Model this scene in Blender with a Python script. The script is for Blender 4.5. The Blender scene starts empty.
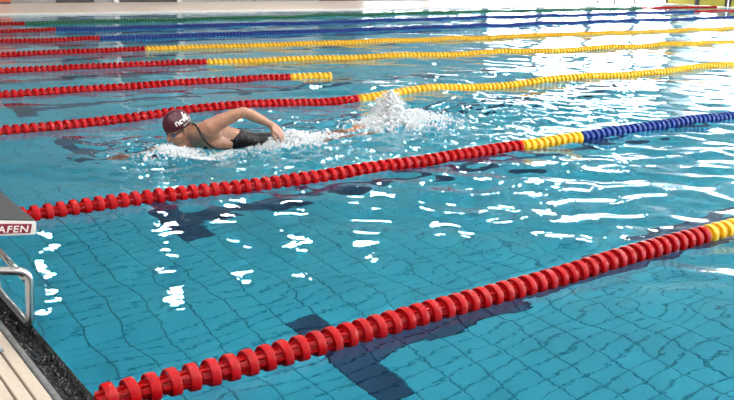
import bpy, bmesh, math, random
import numpy as np
from mathutils import Vector, Matrix

random.seed(7)
SC = bpy.context.scene
COL = SC.collection

# ------------------------------------------------------------------ camera
CAM = Vector((-0.9696, -3.358, 1.6564))
YAW, PITCH, ROLL, FPX = 0.6293, 0.2633, 0.0234, 884.0
cam_d = bpy.data.cameras.new('camera')
cam = bpy.data.objects.new('camera', cam_d); COL.objects.link(cam)
_f = Vector((math.sin(YAW)*math.cos(PITCH), math.cos(YAW)*math.cos(PITCH), -math.sin(PITCH)))
_r = Vector((math.cos(YAW), -math.sin(YAW), 0)); _u = _r.cross(_f)
_r2 = _r*math.cos(ROLL) + _u*math.sin(ROLL); _u2 = -_r*math.sin(ROLL) + _u*math.cos(ROLL)
cam.matrix_world = Matrix(((_r2.x, _u2.x, -_f.x, CAM.x), (_r2.y, _u2.y, -_f.y, CAM.y), (_r2.z, _u2.z, -_f.z, CAM.z), (0, 0, 0, 1)))
cam_d.sensor_width = 36; cam_d.lens = FPX/734*36; cam_d.clip_end = 200; cam_d.clip_start = .05
SC.camera = cam

# ------------------------------------------------------------------ world, exposure
w = bpy.data.worlds.new('world'); SC.world = w; w.use_nodes = True
w.node_tree.nodes['Background'].inputs[0].default_value = (.75, .87, 1, 1)
w.node_tree.nodes['Background'].inputs[1].default_value = 1.0
WINDOW_LIGHT = 5.5      # daylight in the frosted window panes and the added near-wall fill panes
LAMP_LIGHT = 235.0       # ceiling lamps, added fill rows included
SC.view_settings.view_transform = 'Standard'; SC.view_settings.look = 'None'
SC.view_settings.gamma = 1; SC.view_settings.exposure = 0.88; SC.view_settings.use_curve_mapping = False
SC.cycles.use_denoising = True
SC.cycles.max_bounces = 12; SC.cycles.transmission_bounces = 8; SC.cycles.diffuse_bounces = 4
SC.cycles.sample_clamp_indirect = 12
SC.cycles.blur_glossy = 0.6

# ------------------------------------------------------------------ materials
def mat(name, col, rough=.5, metal=0, noise=None, bump=None, spec=.5, alpha=None, trans=None, coat=0):
    m = bpy.data.materials.new(name); m.use_nodes = True
    nt = m.node_tree; b = nt.nodes['Principled BSDF']
    b.inputs['Base Color'].default_value = (*col, 1); b.inputs['Roughness'].default_value = rough
    b.inputs['Metallic'].default_value = metal; b.inputs['Specular IOR Level'].default_value = spec
    b.inputs['Coat Weight'].default_value = coat
    if alpha is not None: b.inputs['Alpha'].default_value = alpha
    if trans is not None: b.inputs['Transmission Weight'].default_value = trans
    geo = nt.nodes.new('ShaderNodeNewGeometry')
    if noise:
        sc, col2, lo, hi = noise
        n = nt.nodes.new('ShaderNodeTexNoise'); n.inputs['Scale'].default_value = sc; n.inputs['Detail'].default_value = 4
        nt.links.new(geo.outputs['Position'], n.inputs['Vector'])
        r = nt.nodes.new('ShaderNodeMapRange'); r.inputs[1].default_value = lo; r.inputs[2].default_value = hi
        nt.links.new(n.outputs[0], r.inputs[0])
        x = nt.nodes.new('ShaderNodeMix'); x.data_type = 'RGBA'
        x.inputs[6].default_value = (*col, 1); x.inputs[7].default_value = (*col2, 1)
        nt.links.new(r.outputs[0], x.inputs[0]); nt.links.new(x.outputs[2], b.inputs['Base Color'])
    if bump:
        sc, st, di = bump
        n = nt.nodes.new('ShaderNodeTexNoise'); n.inputs['Scale'].default_value = sc; n.inputs['Detail'].default_value = 3
        nt.links.new(geo.outputs['Position'], n.inputs['Vector'])
        bp = nt.nodes.new('ShaderNodeBump'); bp.inputs['Strength'].default_value = st; bp.inputs['Distance'].default_value = di
        nt.links.new(n.outputs[0], bp.inputs['Height']); nt.links.new(bp.outputs[0], b.inputs['Normal'])
    return m
def emis(name, col, st):
    m = bpy.data.materials.new(name); m.use_nodes = True; nt = m.node_tree
    nt.nodes.clear(); o = nt.nodes.new('ShaderNodeOutputMaterial'); e = nt.nodes.new('ShaderNodeEmission')
    e.inputs[0].default_value = (*col, 1); e.inputs[1].default_value = st
    nt.links.new(e.outputs[0], o.inputs[0]); return m

M = {}
M['red'] = mat('red_plastic', (.44, .002, .004), .24, noise=(60, (.32, .002, .004), .45, .75), spec=.22)
M['yellow'] = mat('yellow_plastic', (.85, .49, .003), .35, noise=(60, (.74, .40, .003), .45, .75), coat=.05)
M['blue'] = mat('blue_plastic', (.006, .04, .26), .32, noise=(60, (.005, .03, .2), .45, .75), spec=.3)
M['green'] = mat('green_plastic', (.0, .13, .055), .3, noise=(60, (.0, .1, .04), .45, .75))
M['cable'] = mat('steel_cable', (.35, .36, .38), .35, .9)
M['steel'] = mat('brushed_steel', (.62, .61, .59), .24, 1, bump=(90, .08, .002))
M['tile'] = mat('pool_tile', (.055, .575, .745), .35, noise=(2.3, (.04, .50, .67), .35, .65))
M['tile_dark'] = mat('navy_tile', (.002, .05, .13), .5, noise=(9, (.003, .06, .16), .4, .6))
M['grout'] = mat('pool_grout', (.015, .22, .32), .8)
M['deck'] = mat('beige_deck', (.47, .385, .325), .6, noise=(1.3, (.41, .335, .28), .35, .65), bump=(60, .15, .004))
M['plank'] = mat('beige_slat', (.50, .42, .345), .7, noise=(160, (.34, .27, .21), .5, .75), bump=(220, .5, .003))
M['gap'] = mat('slat_shadow_gap', (.05, .035, .025), .9)
M['gutter'] = mat('wet_black_gutter', (.004, .0045, .006), .13, noise=(45, (.012, .013, .016), .5, .7), bump=(38, .9, .03), spec=.4)
M['greytrim'] = mat('grey_stone_trim', (.17, .175, .175), .45, noise=(40, (.10, .105, .11), .4, .7), bump=(80, .3, .004))
M['wall'] = mat('white_wall', (.62, .64, .65), .8, noise=(.6, (.56, .58, .6), .4, .6))
M['bluegrey'] = mat('blue_grey_wall', (.15, .20, .23), .8, noise=(.6, (.13, .175, .2), .4, .6))
M['greypanel'] = mat('grey_panel', (.24, .25, .245), .55, noise=(2, (.2, .21, .21), .4, .6))
M['darkpanel'] = mat('charcoal_panel', (.022, .02, .02), .5, noise=(2, (.03, .028, .028), .4, .6))
M['post'] = mat('pale_post', (.55, .55, .54), .5)
M['orange'] = mat('orange_paint', (.62, .13, .03), .5, noise=(3, (.55, .1, .025), .4, .6))
M['ceiling'] = mat('ceiling_panel', (.17, .19, .20), .85, noise=(.8, (.14, .16, .17), .4, .6))
M['coping'] = mat('white_coping', (.82, .78, .74), .4, noise=(4, (.74, .70, .66), .4, .6))
M['pane'] = emis('daylight_pane', (.93, .97, 1), WINDOW_LIGHT)
M['lamp'] = emis('lamp_diffuser', (1, .97, .92), LAMP_LIGHT)
M['housing'] = mat('lamp_housing', (.5, .5, .5), .4, .6)
M['frame'] = mat('window_frame', (.30, .32, .33), .4, .3)
M['blocktop'] = mat('dark_grip_surface', (.028, .029, .032), .75, noise=(300, (.05, .05, .053), .5, .7), bump=(500, .6, .002))
M['white'] = mat('white_plastic', (.78, .77, .75), .35, noise=(20, (.72, .71, .69), .4, .7))
M['maroon'] = mat('maroon_print', (.24, .012, .035), .35)
M['print'] = mat('white_print', (.85, .84, .82), .4)
M['base'] = mat('grey_base', (.42, .45, .5), .4, .3)
M['board'] = mat('mustard_board', (.42, .37, .03), .55, noise=(5, (.36, .33, .03), .4, .6))
M['blackpost'] = mat('black_post', (.02, .022, .035), .45)
M['skin'] = mat('skin', (.45, .215, .13), .42, noise=(30, (.38, .17, .10), .4, .65), bump=(120, .12, .002), coat=.35)
M['suit'] = mat('black_swimsuit', (.006, .006, .008), .35, noise=(45, (.09, .09, .09), .60, .66), spec=.2)
M['cap'] = mat('maroon_cap', (.062, .003, .014), .36, bump=(14, .2, .01), coat=.1)
M['lens'] = mat('goggle_lens', (.012, .05, .14), .06, coat=1)
M['rubber'] = mat('black_rubber', (.012, .012, .014), .5)
M['foam'] = mat('white_foam', (.93, .96, .98), .3, alpha=.5)
M['drop'] = mat('water_drop', (.95, .97, 1), .08, trans=.45, alpha=.9)
# fine skin of the tiled floor too far off to pick the tiles apart
def brick_mat(name, c1, c2, grout, wdt, hgt, gap):
    m = mat(name, c1, .4); nt = m.node_tree; b = nt.nodes['Principled BSDF']
    g = nt.nodes.new('ShaderNodeNewGeometry'); t = nt.nodes.new('ShaderNodeTexBrick')
    t.offset = 0; t.inputs['Color1'].default_value = (*c1, 1); t.inputs['Color2'].default_value = (*c2, 1)
    t.inputs['Mortar'].default_value = (*grout, 1); t.inputs['Scale'].default_value = 1
    t.inputs['Mortar Size'].default_value = gap; t.inputs['Brick Width'].default_value = wdt; t.inputs['Row Height'].default_value = hgt
    nt.links.new(g.outputs['Position'], t.inputs['Vector']); nt.links.new(t.outputs[0], b.inputs['Base Color']); return m
M['floor_far'] = brick_mat('far_pool_tiles', (.055, .575, .745), (.05, .53, .70), (.02, .28, .42), .25, .125, .006)
M['deck_far'] = brick_mat('far_deck_tiles', (.50, .41, .35), (.47, .385, .325), (.36, .30, .26), .3, .3, .006)

def water_material():
    m = bpy.data.materials.new('pool_water'); m.use_nodes = True; nt = m.node_tree; nt.nodes.clear()
    o = nt.nodes.new('ShaderNodeOutputMaterial'); g = nt.nodes.new('ShaderNodeBsdfGlass')
    g.inputs['Color'].default_value = (.93, .985, 1, 1); g.inputs['Roughness'].default_value = 0.0; g.inputs['IOR'].default_value = 1.333
    geo = nt.nodes.new('ShaderNodeNewGeometry')
    mp = nt.nodes.new('ShaderNodeMapping'); mp.inputs['Scale'].default_value = (.7, 1.25, 1); mp.inputs['Rotation'].default_value = (0, 0, .35)
    nt.links.new(geo.outputs['Position'], mp.inputs['Vector'])
    n = nt.nodes.new('ShaderNodeTexNoise'); n.inputs['Scale'].default_value = 7; n.inputs['Detail'].default_value = 3; n.inputs['Roughness'].default_value = .45
    nt.links.new(mp.outputs[0], n.inputs['Vector'])
    bp = nt.nodes.new('ShaderNodeBump'); bp.inputs['Strength'].default_value = .14; bp.inputs['Distance'].default_value = .012
    nt.links.new(n.outputs[0], bp.inputs['Height']); nt.links.new(bp.outputs[0], g.inputs['Normal'])
    nt.links.new(g.outputs[0], o.inputs[0]); return m
M['water'] = water_material()

# ------------------------------------------------------------------ helpers
def link_mesh(name, me, m, parent=None, smooth=False):
    o = bpy.data.objects.new(name, me); COL.objects.link(o)
    if m is not None and not me.materials: me.materials.append(m)
    if smooth: me.polygons.foreach_set('use_smooth', [True]*len(me.polygons))
    if parent: o.parent = parent
    return o
def obj(name, bm, m, parent=None, smooth=False):
    me = bpy.data.meshes.new(name); bm.to_mesh(me); bm.free(); me.update()
    return link_mesh(name, me, m, parent, smooth)
def tag(o, label=None, cat=None, group=None, kind=None):
    if label: o['label'] = label
    if cat: o['category'] = cat
    if group: o['group'] = group
    if kind: o['kind'] = kind
    return o
def empty(name, loc=(0, 0, 0)):
    o = bpy.data.objects.new(name, None); COL.objects.link(o); o.location = loc; o.empty_display_size = .1; return o
def box(bm, x0, x1, y0, y1, z0, z1):
    vs = [bm.verts.new(p) for p in ((x0,y0,z0),(x1,y0,z0),(x1,y1,z0),(x0,y1,z0),(x0,y0,z1),(x1,y0,z1),(x1,y1,z1),(x0,y1,z1))]
    for f in ((0,3,2,1),(4,5,6,7),(0,1,5,4),(1,2,6,5),(2,3,7,6),(3,0,4,7)): bm.faces.new([vs[i] for i in f])
def boxobj(name, b, m, parent=None, bevel=0):
    bm = bmesh.new(); box(bm, *b)
    if bevel: bmesh.ops.bevel(bm, geom=bm.edges[:], offset=bevel, segments=2, affect='EDGES')
    return obj(name, bm, m, parent)
def struct(name, b, m, parent=None, bevel=0):
    o = boxobj(name, b, m, parent, bevel); o['kind'] = 'structure'; return o
def tube(bm, pts, r, n=10, caps=True):
    """swept tube through pts; r is a number or one radius per point"""
    pts = [Vector(p) for p in pts]; rs = r if hasattr(r, '__len__') else [r]*len(pts)
    rings = []; ref = None
    for i, p in enumerate(pts):
        t = (pts[min(i+1, len(pts)-1)] - pts[max(i-1, 0)]).normalized()
        if ref is None: ref = t.orthogonal().normalized()
        ref = (ref - t*ref.dot(t)).normalized(); b = t.cross(ref)
        rings.append([bm.verts.new(p + (ref*math.cos(a) + b*math.sin(a))*rs[i]) for a in (2*math.pi*k/n for k in range(n))])
    for a, b in zip(rings, rings[1:]):
        for k in range(n): bm.faces.new((a[k], a[(k+1) % n], b[(k+1) % n], b[k]))
    if caps:
        bm.faces.new(rings[0][::-1]); bm.faces.new(rings[-1])
def fillet(pts, rad, seg=6):
    pts = [Vector(p) for p in pts]; out = [pts[0]]
    for a, b, c in zip(pts, pts[1:], pts[2:]):
        d1 = (a-b); d2 = (c-b); l = min(rad, d1.length*.49, d2.length*.49); p, q = b + d1.normalized()*l, b + d2.normalized()*l
        for k in range(seg+1):
            t = k/seg; out.append(p*(1-t)**2 + b*2*t*(1-t) + q*t*t)
    out.append(pts[-1]); return out
def lathe_x(bm, prof, n):
    rings = [[bm.verts.new((x, r*math.cos(2*math.pi*k/n), r*math.sin(2*math.pi*k/n))) for k in range(n)] for x, r in prof]
    for a, b in zip(rings, rings[1:]):
        for k in range(n): bm.faces.new((a[k], b[k], b[(k+1) % n], a[(k+1) % n]))
    bm.faces.new(rings[0]); bm.faces.new(rings[-1][::-1])

# ------------------------------------------------------------------ water height field
PX0, PX1, PY0, PY1, DEPTH = 0.0, 36.0, -2.75, 22.5, 2.0
rg = np.random.RandomState(11)
def comps(K, l0, l1, slope, a0, spread):
    lam = np.exp(rg.uniform(np.log(l0), np.log(l1), K)); k = 2*np.pi/lam
    th = a0 + rg.normal(0, spread, K); ph = rg.uniform(0, 6.283, K)
    return k*np.cos(th), k*np.sin(th), ph, slope*np.sqrt(2/K)/k
W_long = comps(40, .55, 2.6, 1.0, 1.25, .75)
W_short = comps(44, .22, .6, 1.0, 1.25, .9)
W_chop = comps(60, .10, .45, 1.0, 0, 3)
def wsum(c, x, y):
    h = np.zeros_like(x)
    for kx, ky, p, a in zip(*c): h += a*np.sin(kx*x + ky*y + p)
    return h
def sm(a, b, t): t = np.clip((t-a)/(b-a), 0, 1); return t*t*(3-2*t)
def swim_mask(x, y):
    wake = np.exp(-((y-3.9)/.85)**2) * sm(1.2, 2.2, x) * (1-sm(6.5, 9.5, x))
    return wake
def H(x, y):
    x = np.asarray(x, float); y = np.asarray(y, float)
    near = .016 + .013*sm(1.5, 6.5, x) + .012*sm(3, 8, y)
    rt_ = sm(1.8, 4.5, x)*(1-sm(1.2, 3, y))
    h = (near + .024*rt_)*wsum(W_long, x, y) + (.014 + .034*sm(1.4, 4.5, x) + .006*sm(3, 8, y) + .06*rt_)*wsum(W_short, x, y)
    h = h*(1 - .55*sm(6.8, 13, y)*(1-sm(8, 15, x)))
    m = swim_mask(x, y)
    m2 = np.exp(-((y-3.6)/1.35)**2) * sm(.2, 1.6, x) * (1-sm(6, 9, x))
    m3 = np.exp(-((y-2.45)/.5)**2 - ((x-2.5)/1.1)**2)
    h = h + (.16*m + .07*m2 + .085*m3 + .022*sm(1.6, 4.5, x)*(1-sm(9, 12, x)))*wsum(W_chop, x, y)
    # bow wave in front of the head and the swell along the body
    h = h + .05*np.exp(-((x-2.02)/.16)**2 - ((y-3.75)/.3)**2) - .03*np.exp(-((x-2.35)/.2)**2 - ((y-3.5)/.25)**2)
    # swell that lifts the rope behind the swimmer
    h = h + .035*np.exp(-((y-5.6)/1.0)**2)*np.sin(x*2.1 + .6)*sm(.5, 3, x)*(1-sm(9, 14, x))
    return h
def h1(x, y): return float(H(np.array([x]), np.array([y]))[0])

# ------------------------------------------------------------------ structure: basin, water, deck, hall
def grid_mesh(name, xs, ys, hf):
    X, Y = np.meshgrid(xs, ys); Z = hf(X, Y); nx, ny = len(xs), len(ys)
    me = bpy.data.meshes.new(name); me.vertices.add(nx*ny)
    me.vertices.foreach_set('co', np.stack([X, Y, Z], -1).astype(np.float32).ravel())
    i = np.arange(nx*ny).reshape(ny, nx)
    q = np.stack([i[:-1, :-1], i[:-1, 1:], i[1:, 1:], i[1:, :-1]], -1).reshape(-1, 4).astype(np.int32)
    me.loops.add(q.size); me.polygons.add(len(q)); me.loops.foreach_set('vertex_index', q.ravel())
    me.polygons.foreach_set('loop_start', np.arange(0, q.size, 4, dtype=np.int32))
    me.polygons.foreach_set('use_smooth', np.ones(len(q), bool)); me.update(calc_edges=True); me.validate(); return me
xs = np.concatenate([np.arange(0, 11, .035), np.arange(11, PX1, .1), [PX1]])
ys = np.concatenate([np.arange(PY0, -.8, .08), np.arange(-.8, 7.5, .035), np.arange(7.5, PY1, .09), [PY1]])
water = link_mesh('water', grid_mesh('water', xs, ys, H), M['water'])
tag(water, 'clear rippled turquoise water filling the swimming pool', 'water', kind='stuff')

# basin
floor_bm = bmesh.new(); box(floor_bm, PX0-.3, PX1+.3, PY0-.3, PY1+.3, -DEPTH-.25, -DEPTH-.012)
pool_floor = obj('pool_floor', floor_bm, M['grout']); pool_floor['kind'] = 'structure'
for nm, b in (('pool_wall_near', (PX0-.3, PX1+.3, PY0-.3, PY0, -DEPTH-.02, -.005)), ('pool_wall_far', (PX0-.3, PX1+.3, PY1, PY1+.3, -DEPTH-.02, -.005)),
              ('pool_wall_start', (PX0-.3, PX0, PY0, PY1, -DEPTH-.02, -.06)), ('pool_wall_end', (PX1, PX1+.3, PY0, PY1, -DEPTH-.02, -.005))):
    struct(nm, b, M['floor_far'])
# floor tiles 25 x 12.5 cm, built one by one where the photo lets them be told apart
TX0, TX1, TY0, TY1 = 0, 44, -22, 64      # tile index range: X = .25*i, Y = .125*j
LANES = [1.0, 3.75, 6.4, 8.9, 11.15, 13.4, 15.8, 18.2]
def navy(x, y):
    for c in LANES:
        if -.5 < y-c < .63 and 2.0 < x < 2.25: return True
        if abs(y-c) < .126 and x > 2.0: return True
    return False
def tile_bm(bm, cx, cy, z=0.0):
    g = .0031; a, b = .125-g, .0625-g
    lo = [bm.verts.new((cx+sx*a, cy+sy*b, z-.012)) for sx, sy in ((-1,-1),(1,-1),(1,1),(-1,1))]
    hi = [bm.verts.new((cx+sx*(a-.003), cy+sy*(b-.003), z)) for sx, sy in ((-1,-1),(1,-1),(1,1),(-1,1))]
    bm.faces.new(hi)
    for k in range(4): bm.faces.new((lo[k], lo[(k+1) % 4], hi[(k+1) % 4], hi[k]))
tb = bmesh.new(); tile_bm(tb, 0, 0); tile_me = bpy.data.meshes.new('tile'); tb.to_mesh(tile_me); tb.free(); tile_me.materials.append(M['tile'])
tile_me2 = tile_me.copy(); tile_me2.materials.clear(); tile_me2.materials.append(M['tile_dark'])
cells = []
LCY = [round(c/.125)*.125 for c in LANES]; LANES[:] = LCY
for i in range(TX0, TX1):
    for j in range(TY0, TY1): cells.append((.25*i+.125, .125*j+.0625))
# the 300 that show largest: floor patch seen between the two nearest ropes and the start wall
def seen_rank(c):
    p = Vector((c[0], c[1], -1.45)) - CAM; z = p.dot(_f); x = FPX*p.dot(_r2)/z; y = -FPX*p.dot(_u2)/z
    out = max(0, abs(x)-352) + max(0, abs(y)-188)
    return z + out*.1
cells.sort(key=seen_rank)
for (x, y) in cells[:300]:
    o = bpy.data.objects.new('tile', tile_me2 if navy(x, y) else tile_me); COL.objects.link(o)
    o.parent = pool_floor; o.location = (x, y, -DEPTH + random.uniform(-.0015, .0015))
rest, dark = bmesh.new(), bmesh.new()
for (x, y) in cells[300:]: tile_bm(dark if navy(x, y) else rest, x, y, -DEPTH)
tag(obj('floor_tiles', rest, M['tile'], pool_floor), kind='stuff')
tag(obj('lane_marking_tiles', dark, M['tile_dark'], pool_floor), kind='stuff')
fx, fy = .25*TX1, .125*TY1
fb = bmesh.new(); box(fb, fx, PX1, PY0, fy, -DEPTH-.012, -DEPTH); box(fb, 0, PX1, fy, PY1, -DEPTH-.012, -DEPTH)
obj('far_floor_tiling', fb, M['floor_far'], pool_floor)
fb = bmesh.new()
for c in LANES:
    if c < fy: box(fb, fx, PX1-2, c-.125, c+.125, -DEPTH-.01, -DEPTH+.002)
    else:
        box(fb, 2.0, PX1-2, c-.125, c+.125, -DEPTH-.01, -DEPTH+.002); box(fb, 2.0, 2.25, c-.5, c+.5, -DEPTH-.01, -DEPTH+.002)
obj('far_lane_marking', fb, M['tile_dark'], pool_floor)

# start-end deck: wet black gutter, grey trim, beige slats
gx = np.linspace(-.105, .004, 26); gy = np.arange(PY0, 9.0, .006)
rg2 = np.random.RandomState(5); gw = [(rg2.uniform(40, 190), rg2.uniform(0, 6.283), rg2.uniform(0, 6.283)) for _ in range(30)]
def gut(X, Y):
    u = (X+.105)/.109
    z = .012 - .03*np.sin(np.pi*np.clip(u, 0, 1))*.6 + .012*sm(.72, .85, u)
    n = sum(np.sin(k*(np.cos(t)*X + np.sin(t)*Y)+p) for k, t, p in gw)
    return z + .0011*n*np.sin(np.pi*np.clip(u, .02, .98))
gutter = link_mesh('trim_1', grid_mesh('gutter', gx, gy, gut), M['gutter']); tag(gutter, 'wet black overflow gutter along the pool edge', kind='structure')
struct('gutter_lip', (-.004, .006, PY0, 9.0, -.10, .014), M['gutter'])
tag(struct('trim_2', (-.13, -.105, PY0, 9.0, -.1, .034), M['greytrim'], bevel=.004), 'grey stone strip between gutter and slats')
deck_near = struct('floor', (-8, -.13, -12, 28.5, -.4, .004), M['gap'])
PW = .060
bm = bmesh.new(); box(bm, -PW/2+.0045, PW/2-.0045, -12, 28.5, .006, .03); bmesh.ops.bevel(bm, geom=[e for e in bm.edges if abs(e.verts[0].co.y-e.verts[1].co.y) > 1], offset=.003, segments=1, affect='EDGES')
pme = bpy.data.meshes.new('slat'); bm.to_mesh(pme); bm.free(); pme.materials.append(M['plank'])
for k in range(12):
    o = bpy.data.objects.new('slat', pme); COL.objects.link(o); o.parent = deck_near; o.location = (-.13-PW*(k+.5), 0, 0)
obj_d = boxobj('deck_tiling', (-8, -.13-PW*12, -12, 28.5, .004, .03), M['deck_far'], deck_near)
struct('deck_far', (-.13, 44, PY1+.3, 28.5, -.4, .03), M['deck_far'])
struct('coping_far', (-.13, 44, PY1, PY1+.3, -.4, .045), M['coping'], bevel=.01)
struct('deck_end', (PX1+.3, 44, -12, PY1+.3, -.4, .03), M['deck_far'])
struct('coping_end', (PX1, PX1+.3, PY0, PY1, -.2, .045), M['coping'], bevel=.01)
struct('deck_side', (-.13, 44, -12, PY0-.3, -.4, .03), M['deck_far'])
struct('coping_side', (-.13, PX1, PY0-.3, PY0, -.2, .045), M['coping'], bevel=.01)

# hall
HX0, HX1, HY0, HY1, HZ = -8.0, 44.0, -12.0, 28.5, 9.0
wall_far = struct('wall_far', (HX0, HX1, HY1, HY1+.3, -.4, HZ), M['bluegrey'])
wall_start = struct('wall_start', (HX0-.3, HX0, HY0, HY1, -.4, HZ), M['greypanel'])
wall_end = struct('wall_end', (HX1, HX1+.3, HY0, HY1, -.4, HZ), M['wall'])
wall_near = struct('wall_near', (HX0, HX1, HY0-.3, HY0, -.4, HZ), M['wall'])
ceiling = struct('ceiling', (HX0-.3, HX1+.3, HY0-.3, HY1+.3, HZ, HZ+.3), M['ceiling'])
for x0, x1, z1, m, nm in ((-8, 7.05, 3.2, 'greypanel', 'wall_panel'), (7.07, 8.62, 3.2, 'greypanel', 'wall_panel'), (9.97, 10.66, 3.2, 'greypanel', 'wall_panel'),
                      (10.9, 13.1, 3.2, 'darkpanel', 'wall_panel'), (13.3, 16.4, 3.2, 'greypanel', 'wall_panel'), (16.45, 19.5, 3.2, 'greypanel', 'wall_panel'), (19.55, 21.4, 3.2, 'darkpanel', 'wall_panel')):
    boxobj(nm, (x0, x1, HY1-.06, HY1, .03, z1), M[m], wall_far)
for x0, x1 in ((10.68, 10.86), (13.12, 13.28)): boxobj('pilaster', (x0, x1, HY1-.14, HY1, .03, HZ), M['post'], wall_far)
d1 = empty('door_1', (9.3, HY1, .03)); tag(d1, 'dark doorway in the grey far wall', kind='structure')
def local(o, b): return (b[0]-o.location.x, b[1]-o.location.x, b[2]-o.location.y, b[3]-o.location.y, b[4]-o.location.z, b[5]-o.location.z)
boxobj('door_leaf', local(d1, (8.68, 9.92, HY1-.03, HY1, .03, 3.2)), M['darkpanel'], d1)
for b in ((8.64, 8.68, HY1-.07, HY1, .03, 3.24), (9.92, 9.96, HY1-.07, HY1, .03, 3.24), (8.64, 9.96, HY1-.07, HY1, 3.2, 3.26)): boxobj('door_frame', local(d1, b), M['blackpost'], d1)
lk = empty('locker', (6.4, HY1-.35, .03)); tag(lk, 'orange storage locker against the far wall at the left edge', 'locker')
boxobj('body', (-.62, .62, -.18, .26, .06, 2.1), M['orange'], lk, .01)
for k in (-1, 1):
    d = boxobj('locker_door', (k*.305-.295, k*.305+.295, -.205, -.182, .1, 2.06), M['orange'], lk, .004)
    boxobj('handle', (k*.06-.012, k*.06+.012, -.23, -.205, 1.0, 1.16), M['steel'], d)
boxobj('plinth', (-.6, .6, -.15, .24, 0, .06), M['blackpost'], lk)

def window(n, axis, at, a0, a1, z0, z1, nm, sgn, rows=3):
    """window in the far/near wall (axis 'x') or in an end wall (axis 'y'); sgn = side the room lies on"""
    c = (a0+a1)/2; r = empty('window_%d' % n, (c, at, z0) if axis == 'x' else (at, c, z0)); tag(r, 'tall bright window with pale daylight', kind='structure')
    def b(u0, u1, w0, w1, d0, d1):
        lo, hi = sorted((d0*sgn, d1*sgn))
        return (u0, u1, lo, hi, w0, w1) if axis == 'x' else (lo, hi, u0, u1, w0, w1)
    hw, hh = (a1-a0)/2, z1-z0; cw = 2*hw/nm; ch = hh/rows
    for i in range(nm):
        for j in range(rows): boxobj('pane', b(-hw+i*cw+.05, -hw+(i+1)*cw-.05, j*ch+.05, (j+1)*ch-.05, .005, .03), M['pane'], r)
    for i in range(nm+1): boxobj('mullion', b(-hw+i*cw-.05, -hw+i*cw+.05, 0, hh, .0, .10), M['frame'], r)
    for j in range(rows+1): boxobj('transom', b(-hw, hw, j*ch-.04, j*ch+.04, .0, .085), M['frame'], r)
n = 1
for a in range(6): x0 = 21.7 + a*3.7; window(n, 'x', HY1, x0, x0+3.35, .35, (1.0, 1.2, 3.0, 6.6, 6.8, 6.8)[a], 2, -1, (1, 1, 1, 3, 3, 3)[a]); n += 1
for a in range(6): y0 = -10.5 + a*6.4; window(n, 'y', HX1, y0, y0+5.6, .9, 6.8, 3, -1); n += 1
for a in range(3): x0 = 12 + a*9.6; window(n, 'x', HY0, x0, x0+8, 2.2, 8.2, 4, 1); n += 1  # unseen near-wall windows, added to give fill light from the front

def lamp(x, y, label):
    r = empty('ceiling_lamp', (x, y, HZ-.9)); tag(r, label, 'lamp', 'lamps hanging from the hall ceiling')
    boxobj('housing', (-.2, .2, -.6, .6, .02, .14), M['housing'], r, .01)
    boxobj('diffuser', (-.10, .10, -.45, .45, -.01, .02), M['lamp'], r)
    for k in (-.5, .5):
        bm = bmesh.new(); tube(bm, [(0, k, .14), (0, k, .9)], .008, 6); obj('suspension_rod', bm, M['steel'], r)
ORD = ('first', 'second', 'third', 'fourth', 'fifth', 'sixth', 'seventh', 'eighth', 'ninth')
for k, x in enumerate((6.4, 10.1, 12.7, 15.3, 18.4, 21.9, 25.2, 28.8, 33.2)): lamp(x, 23.2, '%s bright lamp from the start wall in the ceiling row over the far deck' % ORD[k])
for k in range(7): lamp(-3 + 5.5*k, 4.5, '%s added fill lamp from the start wall in the unseen ceiling row over the near lanes' % ORD[k])  # this row and the next two are unseen, added for more top light
for k in range(7): lamp(-4.5 + 5.5*k, -1.5, '%s added fill lamp from the start wall in the unseen ceiling row over the near pool edge' % ORD[k])  # added row, brightens the near ropes and pool floor
for k in range(7): lamp(-3 + 5.5*k, -7, '%s added fill lamp from the start wall in the unseen ceiling row over the near deck' % ORD[k])  # added row out of view, more fill from the near side

# ------------------------------------------------------------------ lane ropes
R_F, PITCH_F = .067, .084
PROF = [(-.042, .031), (-.034, .033), (-.014, .034), (-.009, .038), (-.006, .054), (-.013, .0585), (-.014, .0635), (-.009, .0665), (.018, .068), (.025, .066), (.029, .059), (.023, .036), (.042, .031)]
PROF_S = [(-.042, .034), (-.010, .038), (-.014, .062), (.016, .068), (.027, .060), (.023, .036), (.042, .034)]
fl = bmesh.new(); lathe_x(fl, PROF, 26)
for k in range(8):      # ribs along the narrow barrel
    a = math.pi*k/4; c, s = math.cos(a), math.sin(a)
    v = [fl.verts.new((x, r*c - t*s, r*s + t*c)) for r, t in ((.028, -.003), (.044, -.002), (.044, .002), (.028, .003)) for x in (-.040, -.009)]
    for f in ((0,1,3,2), (2,3,5,4), (4,5,7,6), (0,2,4,6)): fl.faces.new([v[i] for i in f])
fme = bpy.data.meshes.new('float_disc'); fl.to_mesh(fme); fl.free()
fme.polygons.foreach_set('use_smooth', [True]*len(fme.polygons))
fme.set_sharp_from_angle(angle=math.radians(38))
FM = {}
for c in ('red', 'yellow', 'blue', 'green'):
    FM[c] = fme.copy(); FM[c].materials.append(M[c])
def interp(pts, x):
    if x <= pts[0][0]: return pts[0][1]
    for (a, p), (b, q) in zip(pts, pts[1:]):
        if x <= b:
            t = (x-a)/(b-a); t = t*t*(3-2*t)*.35 + t*.65; return p + (q-p)*t
    return pts[-1][1]
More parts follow.
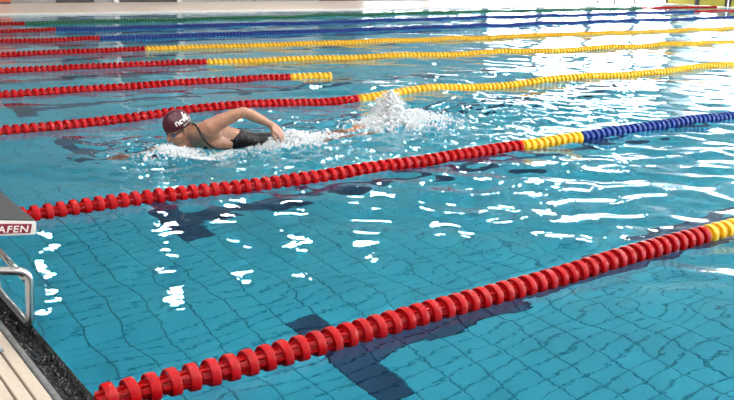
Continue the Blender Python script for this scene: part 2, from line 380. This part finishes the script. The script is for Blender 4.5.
def rope(label, ypts, segs, x0=.06, x1=None, zoff=None):
    """segs: [(x_end, colour), ...]"""
    end = segs[-1][0]
    root = empty('lane_rope', (x0, interp(ypts, x0), 0)); tag(root, label, 'lane rope', 'lane ropes floating across the pool')
    o3 = root.location.copy()
    N = int((end-x0)/PITCH_F); X = np.array([x0 + PITCH_F*(k+.5) for k in range(N+1)])
    Y = np.array([interp(ypts, x) for x in X]); ker = np.ones(9)/9
    Yp = np.convolve(np.pad(Y, 4, 'edge'), ker, 'valid')
    Z = H(X, Yp); Z = np.convolve(np.pad(Z, 3, 'edge'), np.ones(7)/7, 'valid') + .017
    if zoff: Z = Z + np.array([interp(zoff, x) for x in X])
    P = [Vector((a, b, c)) for a, b, c in zip(X, Yp, Z)]
    bm = bmesh.new(); first = Vector((min(x0-.05, .02), Yp[0], P[0].z*.5 - .005)) - o3
    tube(bm, [first] + [p - o3 for p in P[::2]] + [P[-1]-o3], .006, 6); obj('cable', bm, M['cable'], root)
    left = {}
    cnt = 0
    for k, p in enumerate(P):
        col = next((c for e, c in segs if p.x <= e), segs[-1][1])
        t = (P[min(k+1, N)] - P[max(k-1, 0)]).normalized(); yv = Vector((0, 0, 1)).cross(t).normalized(); zv = t.cross(yv)
        d = p - CAM; dz = d.dot(_f); px = 2*R_F*FPX/dz; u = FPX*d.dot(_r2)/dz
        if px >= 5.2 and cnt < 290 and u < 400:
            o = bpy.data.objects.new('float_disc', FM[col]); COL.objects.link(o); o.parent = root
            spin = Matrix.Rotation(random.uniform(0, 6.28), 4, 'X'); wob = Matrix.Rotation(random.gauss(0, .035), 4, 'Z') @ Matrix.Rotation(random.gauss(0, .03), 4, 'Y')
            o.matrix_local = Matrix.Translation(p - o3) @ Matrix((t, yv, zv)).transposed().to_4x4() @ wob @ spin
            cnt += 1
        else: left.setdefault(col, []).append((p - o3, t, yv, zv))
    for col, L in left.items():
        bm = bmesh.new(); nn = 12
        for p, t, yv, zv in L:
            rings = [[bm.verts.new(p + t*x + (yv*math.cos(2*math.pi*k/nn) + zv*math.sin(2*math.pi*k/nn))*r) for k in range(nn)] for x, r in PROF_S]
            for a, b in zip(rings, rings[1:]):
                for k in range(nn): bm.faces.new((a[k], b[k], b[(k+1) % nn], a[(k+1) % nn]))
        tag(obj('floats', bm, M[col], root, True), '%s floats strung close together' % col, kind='stuff')
    return root, P
E_ = 35.7
ropes = []
ropes.append(rope('nearest lane rope of large red discs, turning yellow at the right edge', [(0, -.30), (.4, -.335), (.82, -.335), (1.5, -.32), (2.5, -.285), (3.72, -.265), (5, -.26), (36, -.25)], [(3.97, 'red'), (5.0, 'yellow'), (E_-5, 'blue'), (E_, 'red')], x0=.0))
ropes.append(rope('lane rope in front of the swimmer, red, then short yellow, then dark blue', [(0, 2.37), (.6, 2.36), (1.75, 2.32), (2.5, 2.305), (3.7, 2.325), (4.9, 2.34), (6.76, 2.39), (8.4, 2.42), (36, 2.4)], [(4.9, 'red'), (5.8, 'yellow'), (E_-5, 'blue'), (E_, 'red')]))
ropes.append(rope('wavy lane rope just behind the swimmer, red on the left, yellow behind the kick splash', [(0, 5.33), (1.3, 5.36), (2.2, 5.53), (3.0, 5.55), (4.5, 5.57), (5.4, 5.56), (6.4, 5.62), (7.8, 5.7), (9, 5.64), (11.4, 5.64), (13.6, 5.7), (36, 5.4)], [(5.36, 'red'), (E_-5, 'yellow'), (E_, 'red')]))
ropes.append(rope('short lane rope behind the swimmer, red with a yellow end floating free', [(0, 7.66), (1.6, 7.68), (3.4, 7.73), (4.25, 7.74), (5.45, 7.64), (6.2, 7.56)], [(5.63, 'red'), (6.22, 'yellow')]))
ropes.append(rope('red and yellow lane rope beyond the short rope, nearer of two alike', [(0, 9.93), (2.2, 9.95), (3.2, 9.98), (4.28, 9.95), (5.3, 9.84), (6.6, 9.62), (9.3, 9.25), (12.6, 8.95), (15.4, 8.82), (18, 8.65), (36, 8.4)], [(5.32, 'red'), (E_-5, 'yellow'), (E_, 'red')]))
ropes.append(rope('red and yellow lane rope in mid pool, farther of two alike, beside the blue', [(0, 12.1), (2.7, 12.15), (5.2, 12.2), (8, 11.98), (13.9, 11.85), (22.6, 11.55), (36, 11.4)], [(5.28, 'red'), (E_-5, 'yellow'), (E_, 'red')]))
ropes.append(rope('red and blue lane rope, nearer of the two blue ones', [(0, 14.5), (3.3, 14.55), (9.5, 14.62), (16.7, 14.83), (28, 15.03), (36, 15.1)], [(5.3, 'red'), (E_-5.2, 'blue'), (E_, 'red')]))
ropes.append(rope('red and blue lane rope, farther of the two blue ones, next to the green', [(0, 16.8), (3.9, 16.87), (7.1, 17.01), (11, 17.2), (19.6, 17.75), (33, 18.2), (36, 18.2)], [(5.1, 'red'), (E_-5.2, 'blue'), (E_, 'red')]))
ropes.append(rope('farthest lane rope, red then green, along the far deck', [(0, 18.9), (4.4, 19.05), (8, 19.28), (12.5, 19.74), (22.3, 20.5), (30.4, 20.65), (36, 20.6)], [(5.05, 'red'), (E_-5.2, 'green'), (E_, 'red')]))

# ------------------------------------------------------------------ starting block with its grab rail
sb = empty('starting_block', (-.45, .8, .03)); tag(sb, 'starting block with dark sloping top, white side strip and maroon lettering', 'starting block')
def L(p): return (p[0]+.45, p[1]-.8, p[2]-.03)
Y0, Y1 = .5, 1.12
def prism(name, poly, y0, y1, m, parent, bev=0):
    bm = bmesh.new(); a = [bm.verts.new(L((x, y0, z))) for x, z in poly]; b = [bm.verts.new(L((x, y1, z))) for x, z in poly]; k = len(poly)
    bm.faces.new(a); bm.faces.new(b[::-1])
    for i in range(k): bm.faces.new((a[i], b[i], b[(i+1) % k], a[(i+1) % k]))
    bmesh.ops.recalc_face_normals(bm, faces=bm.faces[:])
    if bev: bmesh.ops.bevel(bm, geom=bm.edges[:], offset=bev, segments=2, affect='EDGES')
    return obj(name, bm, m, parent)
prism('platform', [(.040, .4615), (.046, .521), (-.72, .655), (-.72, .555)], Y0, Y1, M['white'], sb, .004)
prism('grip_top', [(.040, .5235), (.043, .5265), (-.70, .657), (-.70, .650)], Y0+.006, Y1-.006, M['blocktop'], sb, .001)
pan = prism('side_panel', [(.016, .474), (.026, .5135), (-.60, .614), (-.60, .553)], Y0-.003, Y0+.01, M['maroon'], sb, .001)
def text_mesh(s, size, shear=.22, ext=.0015, bold=.012):
    cu = bpy.data.curves.new('lettering', 'FONT'); cu.body = s; cu.size = size; cu.shear = shear; cu.extrude = ext; cu.offset = bold*size; cu.align_x = 'RIGHT'; cu.space_character = 1.12
    o = bpy.data.objects.new('lettering', cu); COL.objects.link(o); bpy.context.view_layer.update()
    me = bpy.data.meshes.new_from_object(o.evaluated_get(bpy.context.evaluated_depsgraph_get())); bpy.data.objects.remove(o); return me
tme = text_mesh('AFEN', .042)
M4 = Matrix.Translation(Vector(L((.007, Y0-.0045, .481))))
tme.transform(Matrix.Diagonal((1.18, 1, 1, 1)))
tme.transform(Matrix.Rotation(math.pi/2, 4, 'X'))
tme.transform(Matrix(((1, 0, 0, 0), (0, 1, 0, 0), (-.13, 0, 1, 0), (0, 0, 0, 1))))
tme.transform(M4)
link_mesh('lettering', tme, M['print'], pan)
prism('pedestal', [(-.62, .03), (-.36, .03), (-.30, .545), (-.56, .545)], .66, .96, M['white'], sb, .01)
prism('base_plate', [(-.74, .03), (-.175, .03), (-.18, .045), (-.74, .045)], .31, 1.3, M['base'], sb, .003)
prism('kick_plate', [(-.70, .64), (-.64, .64), (-.72, .76), (-.75, .76)], Y0+.05, Y1-.05, M['blocktop'], sb, .004)
for (bx, by) in ((-.20, .34), (-.20, 1.27), (-.7, .34), (-.7, 1.27)):
    bm = bmesh.new(); tube(bm, [L((bx, by, .044)), L((bx, by, .054))], .012, 6); obj('bolt', bm, M['steel'], sb)
rail = empty('grab_rail', (-.01, .8, .02)); tag(rail, 'bent stainless steel grab rail standing on the pool edge', 'rail')
def rl(pts): return [(x+.01, y-.8, z-.02) for x, y, z in pts]
YR0, YR1 = .53, 1.12
bm = bmesh.new()
tube(bm, fillet(rl([(-.5, YR0, .43), (-.16, YR0, .325), (.005, YR0, .288), (-.008, YR0, .022), (-.012, YR1, .022), (.0, YR1, .288), (-.16, YR1, .325), (-.5, YR1, .43)]), .055), .019, 14); obj('outer_tube', bm, M['steel'], rail, True)
bm = bmesh.new(); tube(bm, rl([(-.012, YR0+.01, .255), (-.012, YR1-.01, .255)]), .015, 12); obj('cross_bar', bm, M['steel'], rail, True)

# ------------------------------------------------------------------ swimmer
def loft(bm, st, n=28):
    """st: [(centre, half width, half thickness, roll)] along +X, closed at both ends"""
    rings = []
    for c, a, b, ph in st:
        c = Vector(c); lat = Vector((0, -math.cos(ph), math.sin(ph))); nor = Vector((0, math.sin(ph), math.cos(ph)))
        rings.append([bm.verts.new(c + lat*a*math.cos(t) + nor*b*math.sin(t)) for t in (2*math.pi*k/n for k in range(n))])
    for p, q in zip(rings, rings[1:]):
        for k in range(n): bm.faces.new((p[k], p[(k+1) % n], q[(k+1) % n], q[k]))
    bm.faces.new(rings[0][::-1]); bm.faces.new(rings[-1])
def ball(bm, c, r, mtx=None, sub=3):
    g = bmesh.ops.create_icosphere(bm, subdivisions=sub, radius=1)
    m = Matrix.Translation(Vector(c)) @ (mtx.to_4x4() if mtx is not None else Matrix.Identity(4)) @ Matrix.Diagonal((*r, 1) if hasattr(r, '__len__') else (r, r, r, 1))
    bmesh.ops.transform(bm, matrix=m, verts=g['verts']); return g['verts']
def limb(bm, pts, n=16):
    """tapering limb through [(point, radius)], rounded ends"""
    P = [Vector(p) for p, r in pts]; Rr = [r for p, r in pts]; fine, fr = [], []
    for i in range(len(P)-1):
        for k in range(6):
            t = k/6; fine.append(P[i].lerp(P[i+1], t)); u = t*t*(3-2*t); fr.append(Rr[i]*(1-u) + Rr[i+1]*u)
    fine.append(P[-1]); fr.append(Rr[-1])
    d0 = (fine[0]-fine[1]).normalized(); d1 = (fine[-1]-fine[-2]).normalized(); r0, r1 = fr[0], fr[-1]
    pre = [fine[0] + d0*r0*math.sin(a) for a in (1.45, 1.0, .5)]; prr = [r0*math.cos(a) for a in (1.45, 1.0, .5)]
    post = [fine[-1] + d1*r1*math.sin(a) for a in (.5, 1.0, 1.45)]; por = [r1*math.cos(a) for a in (.5, 1.0, 1.45)]
    tube(bm, pre + fine + post, prr + fr + por, n)
YB = 3.86
TORSO = [((2.30, YB, .155), .075, .07, .50), ((2.36, YB, .13), .14, .085, .55), ((2.43, YB, .105), .195, .105, .60), ((2.56, YB, .065), .205, .13, .58), ((2.73, YB, .02), .185, .125, .50),
         ((2.94, YB, -.025), .155, .105, .38), ((3.13, YB, -.05), .18, .115, .28), ((3.27, YB, -.06), .18, .115, .2), ((3.38, YB, -.065), .13, .09, .2)]
hd_face = Vector((-.90, -.06, -.43)).normalized(); hd_side = Vector((0, 1, 0)); hd_up = hd_face.cross(hd_side)
if hd_up.z < 0: hd_up = -hd_up
hd_side = hd_up.cross(hd_face).normalized()
HR = Matrix((hd_face, hd_side, hd_up)).transposed()
HC = Vector((2.185, YB-.02, .212))
def hp(f, s, u): return HC + HR @ Vector((f, s, u))
b = bmesh.new()
loft(b, TORSO)
# head: skull, face, jaw, nose, brow, ear
ball(b, hp(-.012, 0, .030), (.118, .092, .105), HR)
ball(b, hp(.030, 0, -.055), (.078, .072, .095), HR)
ball(b, hp(.055, 0, -.115), (.042, .045, .036), HR)
limb(b, [(hp(.104, 0, -.018), .012), (hp(.124, 0, -.058), .018)], 10)
for s in (-1, 1):
    limb(b, [(hp(.085, s*.02, .005), .018), (hp(.072, s*.055, .002), .016)], 10)
    limb(b, [(hp(.07, s*.045, -.05), .026), (hp(.045, s*.055, -.06), .026)], 10)
    limb(b, [(hp(-.015, s*.078, -.02), .016), (hp(-.012, s*.082, -.055), .012)], 10)
limb(b, [(hp(.098, -.018, -.088), .011), (hp(.104, 0, -.088), .013), (hp(.098, .018, -.088), .011)], 10)
limb(b, [(hp(-.045, 0, -.05), .068), ((2.33, YB, .15), .075)], 20)
limb(b, [(hp(-.03, -.03, -.06), .04), ((2.37, YB-.10, .165), .06)], 16)
# near (left) arm in recovery
SH = (2.40, 3.665, .205); EL = (2.672, 3.52, .352); WR = (2.93, 3.50, .225)
limb(b, [((2.47, 3.74, .13), .095), (SH, .084), ((2.48, 3.62, .262), .068), ((2.58, 3.565, .318), .057), (EL, .049)], 20)
limb(b, [(EL, .048), ((2.74, 3.512, .325), .052), ((2.84, 3.505, .275), .042), (WR, .029)], 18)
limb(b, [((2.46, 3.72, .09), .08), ((2.60, 3.73, .05), .07)], 16)       # side of the chest under the arm
def hand(b, wr, d, s, curl, flat):
    """wr wrist, d finger direction, s across the palm (thumb side positive), flat = palm normal"""
    wr, d, s, nrm = Vector(wr), Vector(d).normalized(), Vector(s).normalized(), Vector(flat).normalized()
    for k, (off, ml, fl_) in enumerate(((.036, .108, .080), (.012, .112, .092), (-.012, .106, .084), (-.034, .096, .066))):
        kn = wr + d*ml + s*off
        limb(b, [(wr + s*off*.55, .018), (wr + d*ml*.55 + s*off*.9, .017), (kn, .0145)], 10)
        sp_ = (d + s*off*4.5).normalized(); p1 = kn + sp_*fl_*.45 - nrm*curl*.010; p2 = p1 + (sp_ - nrm*curl*.5).normalized()*fl_*.33; p3 = p2 + (sp_ - nrm*curl*.9).normalized()*fl_*.24
        limb(b, [(kn, .0125), (p1, .0112), (p2, .0102), (p3, .0085)], 10)
    t0 = wr + d*.03 + s*.024; t1 = wr + d*.07 + s*.06 - nrm*.012; t2 = t1 + (d*.9 + s*.35).normalized()*.042; t3 = t2 + (d + s*.1 - nrm*.2).normalized()*.032
    limb(b, [(t0, .019), (t1, .0145), (t2, .0125), (t3, .0095)], 10)
dvec = Vector((.70, -.08, -.62))
hand(b, WR, dvec, (-.45, -.35, -.62), .5, (.55, -.75, .4))
# far (right) arm stretched forward under water
limb(b, [((2.44, 4.01, .01), .088), ((2.28, 4.06, -.09), .062), ((2.12, 4.08, -.17), .052), ((1.96, 4.07, -.19), .046), ((1.82, 4.06, -.2), .031)], 16)
hand(b, (1.82, 4.06, -.2), (-1, 0, -.06), (0, -1, 0), .25, (0, 0, 1))
# legs with pointed feet, the far one kicking up to the surface
limb(b, [((3.26, YB-.09, -.055), .105), ((3.47, YB-.10, -.085), .092), ((3.78, YB-.12, -.08), .060), ((3.92, YB-.12, -.07), .060), ((4.24, YB-.11, -.04), .036)], 18)
limb(b, [((4.22, YB-.11, -.04), .040), ((4.31, YB-.11, -.035), .034), ((4.45, YB-.11, -.06), .020)], 14)
limb(b, [((3.26, YB+.09, -.07), .105), ((3.47, YB+.10, -.12), .092), ((3.78, YB+.11, -.12), .060), ((3.93, YB+.11, -.085), .060), ((4.21, YB+.11, -.015), .036)], 18)
limb(b, [((4.19, YB+.11, .0), .040), ((4.28, YB+.11, -.005), .034), ((4.43, YB+.11, -.04), .022)], 14)
person = obj('person', b, M['skin'])
rm = person.modifiers.new('remesh', 'REMESH'); rm.mode = 'VOXEL'; rm.voxel_size = .0062; rm.use_smooth_shade = True
sm_ = person.modifiers.new('smooth', 'SMOOTH'); sm_.factor = .5; sm_.iterations = 4
bpy.context.view_layer.update()
dg = bpy.context.evaluated_depsgraph_get(); me2 = bpy.data.meshes.new_from_object(person.evaluated_get(dg)); person.modifiers.clear(); person.data = me2
me2.polygons.foreach_set('use_smooth', [True]*len(me2.polygons))
if not me2.materials: me2.materials.append(M['skin'])
tag(person, 'front-crawl swimmer in maroon cap and black swimsuit, left arm bent above the water', 'person')
# swimsuit: torso shell with arm holes and a scooped back, plus straps
b = bmesh.new()
st = []
for i in range(len(TORSO)-1):
    for k in range(14):
        t = k/14; (c0, a0, b0, p0), (c1, a1, b1, p1) = TORSO[i], TORSO[i+1]
        st.append((Vector(c0).lerp(Vector(c1), t), a0+(a1-a0)*t + .009, b0+(b1-b0)*t + .009, p0+(p1-p0)*t))
loft(b, [s for s in st if 2.42 < s[0].x < 3.34], 130)
b.faces.ensure_lookup_table()
for f in [f for f in b.faces if len(f.verts) > 4]: b.faces.remove(f)
kill = []
for v in b.verts:
    p = v.co; nearh = (p - Vector((2.44, 3.64, .225))).length < .215; farh = (p - Vector((2.45, 4.06, .06))).length < .20
    back = (p.z > .05 + (2.9-p.x)*.15 and p.x < 2.80 and abs(p.y-3.93) < .30 and (p - Vector((2.48, 3.9, .28))).length < .34)
    if nearh or farh or back: kill.append(v)
bmesh.ops.delete(b, geom=kill, context='VERTS')
suit = obj('swimsuit', b, M['suit'], person, True)
so = suit.modifiers.new('solidify', 'SOLIDIFY'); so.thickness = .006; so.offset = 0
b = bmesh.new()
tube(b, fillet([(2.335, 3.85, .235), (2.322, 3.75, .235), (2.315, 3.68, .195), (2.325, 3.635, .135), (2.37, 3.60, .075), (2.45, 3.60, .03), (2.62, 3.63, .01)], .03, 3), .009, 8)
obj('shoulder_strap', b, M['suit'], person, True)
# swim cap: upper half of the skull, slightly larger, with its white print
b = bmesh.new(); vs = ball(b, (0, 0, 0), 1, None, 5)
CR = (.131, .102, .124); CC = hp(-.012, 0, .030)
kill = [v for v in b.verts if v.co.z < -.30 + .12*v.co.x - .12*max(0, -v.co.x)]
bmesh.ops.delete(b, geom=kill, context='VERTS')
mt = Matrix.Translation(CC) @ HR.to_4x4() @ Matrix.Diagonal((*CR, 1)); bmesh.ops.transform(b, matrix=mt, verts=b.verts[:])
cap = obj('swim_cap', b, M['cap'], person, True); so = cap.modifiers.new('solidify', 'SOLIDIFY'); so.thickness = .004
b = bmesh.new()
def on_cap(u, v, lift=1.025):
    """u to the right in the picture, v up, both in units of the cap's radii, on the side facing -Y"""
    f, up = -(u*1.15-.12), v*1.15+.03; s2 = max(0, 1-f*f-up*up); q = Vector((f, -math.sqrt(s2), up))*lift
    if hd_side.y < 0: q.y = -q.y
    return CC + HR @ Vector((q.x*CR[0], q.y*CR[1], q.z*CR[2]))
def stroke(pts, wd):
    pts = [Vector(p) for p in pts]; fine = []
    for p, q in zip(pts, pts[1:]):
        for k in range(4): fine.append(p.lerp(q, k/4))
    fine.append(pts[-1]); row = []
    for i, p in enumerate(fine):
        t = (fine[min(i+1, len(fine)-1)] - fine[max(i-1, 0)]).normalized(); nn = Vector((-t.y, t.x))*wd*.5
        row.append((b.verts.new(on_cap(*(p+nn))), b.verts.new(on_cap(*(p-nn)))))
    for (p, q), (r, s) in zip(row, row[1:]): b.faces.new((p, q, s, r))
for pts, wd in (([(-.20, .06), (-.20, .30)], .07), ([(-.20, .26), (-.08, .30), (-.04, .22), (-.04, .06)], .07),
                ([(.19, .10), (.07, .08), (.05, .20), (.12, .28), (.2, .24)], .07), ([(.27, .30), (.34, .08), (.52, .58)], .07),
                ([(.50, .08), (.50, .36)], .07), ([(.50, .34), (.68, .36)], .06), ([(.50, .22), (.66, .23)], .06), ([(.50, .10), (.70, .10)], .06),
                ([(.16, -.12), (.28, -.12)], .05), ([(.34, -.12), (.42, -.11)], .05), ([(.48, -.10), (.64, -.09)], .05)): stroke(pts, wd)
obj('cap_print', b, M['print'], cap)
# goggles
gg = empty('goggles'); gg.parent = person
for s in (-1, 1):
    b = bmesh.new(); ball(b, hp(.080, s*.042, -.030), (.022, .034, .021), HR @ Matrix.Rotation(-s*.45, 3, 'Z'), 3); obj('lens', b, M['lens'], gg, True)
b = bmesh.new(); tube(b, [hp(.106, -.016, -.026), hp(.113, 0, -.024), hp(.106, .016, -.026)], .005, 8); obj('nose_bridge', b, M['rubber'], gg, True)
b = bmesh.new()
for s in (-1, 1): tube(b, [hp(.07, s*.066, -.028), hp(.03, s*.088, -.018), hp(-.012, s*.100, -.004), hp(-.07, s*.094, .015), hp(-.115, s*.058, .03), hp(-.142, 0, .035)], .006, 8)
obj('strap', b, M['rubber'], gg, True)

# ------------------------------------------------------------------ splashes and foam around the swimmer
def blobs(name, label, gen, m, sub=1):
    t = bmesh.new(); bmesh.ops.create_icosphere(t, subdivisions=sub, radius=1)
    V = np.array([v.co[:] for v in t.verts]); F = np.array([[v.index for v in f.verts] for f in t.faces]); t.free()
    pos, rad = gen; pos = np.array(pos); rad = np.array(rad)
    if rad.ndim == 1: rad = np.repeat(rad[:, None], 3, 1)
    allv = (V[None]*rad[:, None, :] + pos[:, None, :]).reshape(-1, 3); allf = (F[None] + (np.arange(len(pos))*len(V))[:, None, None]).reshape(-1, 3).astype(np.int32)
    me = bpy.data.meshes.new(name); me.vertices.add(len(allv)); me.vertices.foreach_set('co', allv.astype(np.float32).ravel())
    me.loops.add(allf.size); me.polygons.add(len(allf)); me.loops.foreach_set('vertex_index', allf.ravel()); me.polygons.foreach_set('loop_start', np.arange(0, allf.size, 3, dtype=np.int32))
    me.polygons.foreach_set('use_smooth', np.ones(len(allf), bool)); me.update(calc_edges=True)
    return tag(link_mesh(name, me, m), label, 'splash', kind='stuff')
r3 = np.random.RandomState(3)
# kick splash: a ragged cone of foam and drops
def cone(n, c, rx, ry, h, r0, r1, pw=1.6):
    u = r3.rand(n)**pw; z = u*h; s = (1-u)**.8
    x = c[0] + r3.normal(0, 1, n)*rx*s; y = c[1] + r3.normal(0, 1, n)*ry*s
    return np.stack([x, y, z + H(x, y)], 1), r0*(r1/r0)**r3.rand(n)*(1-.5*u)
p1, q1 = cone(3600, (4.66, 3.98), .12, .13, .36, .004, .026, 1.25)
p2, q2 = cone(1600, (4.97, 3.95), .27, .2, .13, .004, .018)
p3, q3 = cone(500, (4.4, 3.95), .16, .16, .1, .005, .02)
blobs('kick_splash', 'white fountain of water thrown up by the kicking feet', (np.concatenate([p1, p2, p3]), np.concatenate([q1, q2, q3])), M['foam'])
n = 420; a = r3.normal(0, 1, (n, 3)); P = np.stack([4.72 + a[:, 0]*.33, 3.98 + a[:, 1]*.3, .08 + np.abs(a[:, 2])*.27], 1)
blobs('spray', 'loose drops of spray flying above the kick splash', (P, .0022*3.2**r3.rand(n)), M['drop'])
p1, q1 = cone(900, (2.12, 3.68), .17, .10, .045, .004, .017)
p2, q2 = cone(500, (2.42, 3.52), .22, .06, .025, .004, .013)
blobs('bow_splash', 'white foam churned up in front of the swimmer\'s face and chest', (np.concatenate([p1, p2]), np.concatenate([q1, q2])), M['foam'])
p1, q1 = cone(1500, (3.26, 3.66), .16, .12, .12, .005, .022)
p2, q2 = cone(350, (2.95, 3.55), .12, .06, .05, .004, .012); p3, q3 = cone(500, (3.55, 3.75), .2, .12, .05, .004, .015)
blobs('arm_splash', 'white foam boiling behind the swimmer\'s lifted hand and hip', (np.concatenate([p1, p2, p3]), np.concatenate([q1, q2, q3])), M['foam'])
n = 2600; x = 1.5 + 4.4*r3.rand(n); y = 3.75 + r3.normal(0, .62, n); k = wsum(W_chop, x, y) > -.2; x, y = x[k], y[k]
P = np.stack([x, y, H(x, y)], 1); rr = .002*3.5**r3.rand(len(x)); blobs('surface_bubbles', 'small bubbles and flecks of foam drifting on the churned lane', (P, np.stack([rr*1.5, rr*1.5, rr*.6], 1)), M['foam'])

# ------------------------------------------------------------------ far-side things
for k, (y0, y1, lab) in enumerate(((21.95, 23.45, 'mustard yellow board at the far end, left of the dark posts'), (20.40, 21.72, 'mustard yellow board at the far end, between dark and pale posts'), (18.2, 20.1, 'mustard yellow board at the far end, cut by the right edge'))):
    r = empty('end_board', (36.12, (y0+y1)/2, .045)); tag(r, lab, 'board', 'mustard boards at the far end')
    hw = (y1-y0)/2; boxobj('panel', (-.03, .03, -hw, hw, .01, 1.0), M['board'], r, .005)
    for s in (-1, 1): boxobj('post', (-.05, .05, s*(hw+.05)-.045, s*(hw+.05)+.045, 0, 1.1), M['blackpost'], r, .004)
ch = empty('lifeguard_chair', (33.0, 24.0, .03)); tag(ch, 'tall thin-legged lifeguard chair on the far deck', 'chair')
for sx, sy in ((-1, -1), (1, -1), (-1, 1), (1, 1)):
    bm = bmesh.new(); tube(bm, [(sx*.75, sy*.5, 0), (sx*.35, sy*.3, 1.7)], .03, 8); obj('leg', bm, M['blackpost'], ch)
boxobj('seat', (-.42, .42, -.36, .36, 1.7, 1.76), M['white'], ch, .01); boxobj('backrest', (-.42, .42, .30, .36, 1.8, 2.4), M['white'], ch, .01)
for z in (.4, .8, 1.2):
    bm = bmesh.new(); xx = .75-.4*z/1.7; tube(bm, [(-xx, -.5+.2*z/1.7, z), (xx, -.5+.2*z/1.7, z)], .022, 8); obj('rung', bm, M['blackpost'], ch)
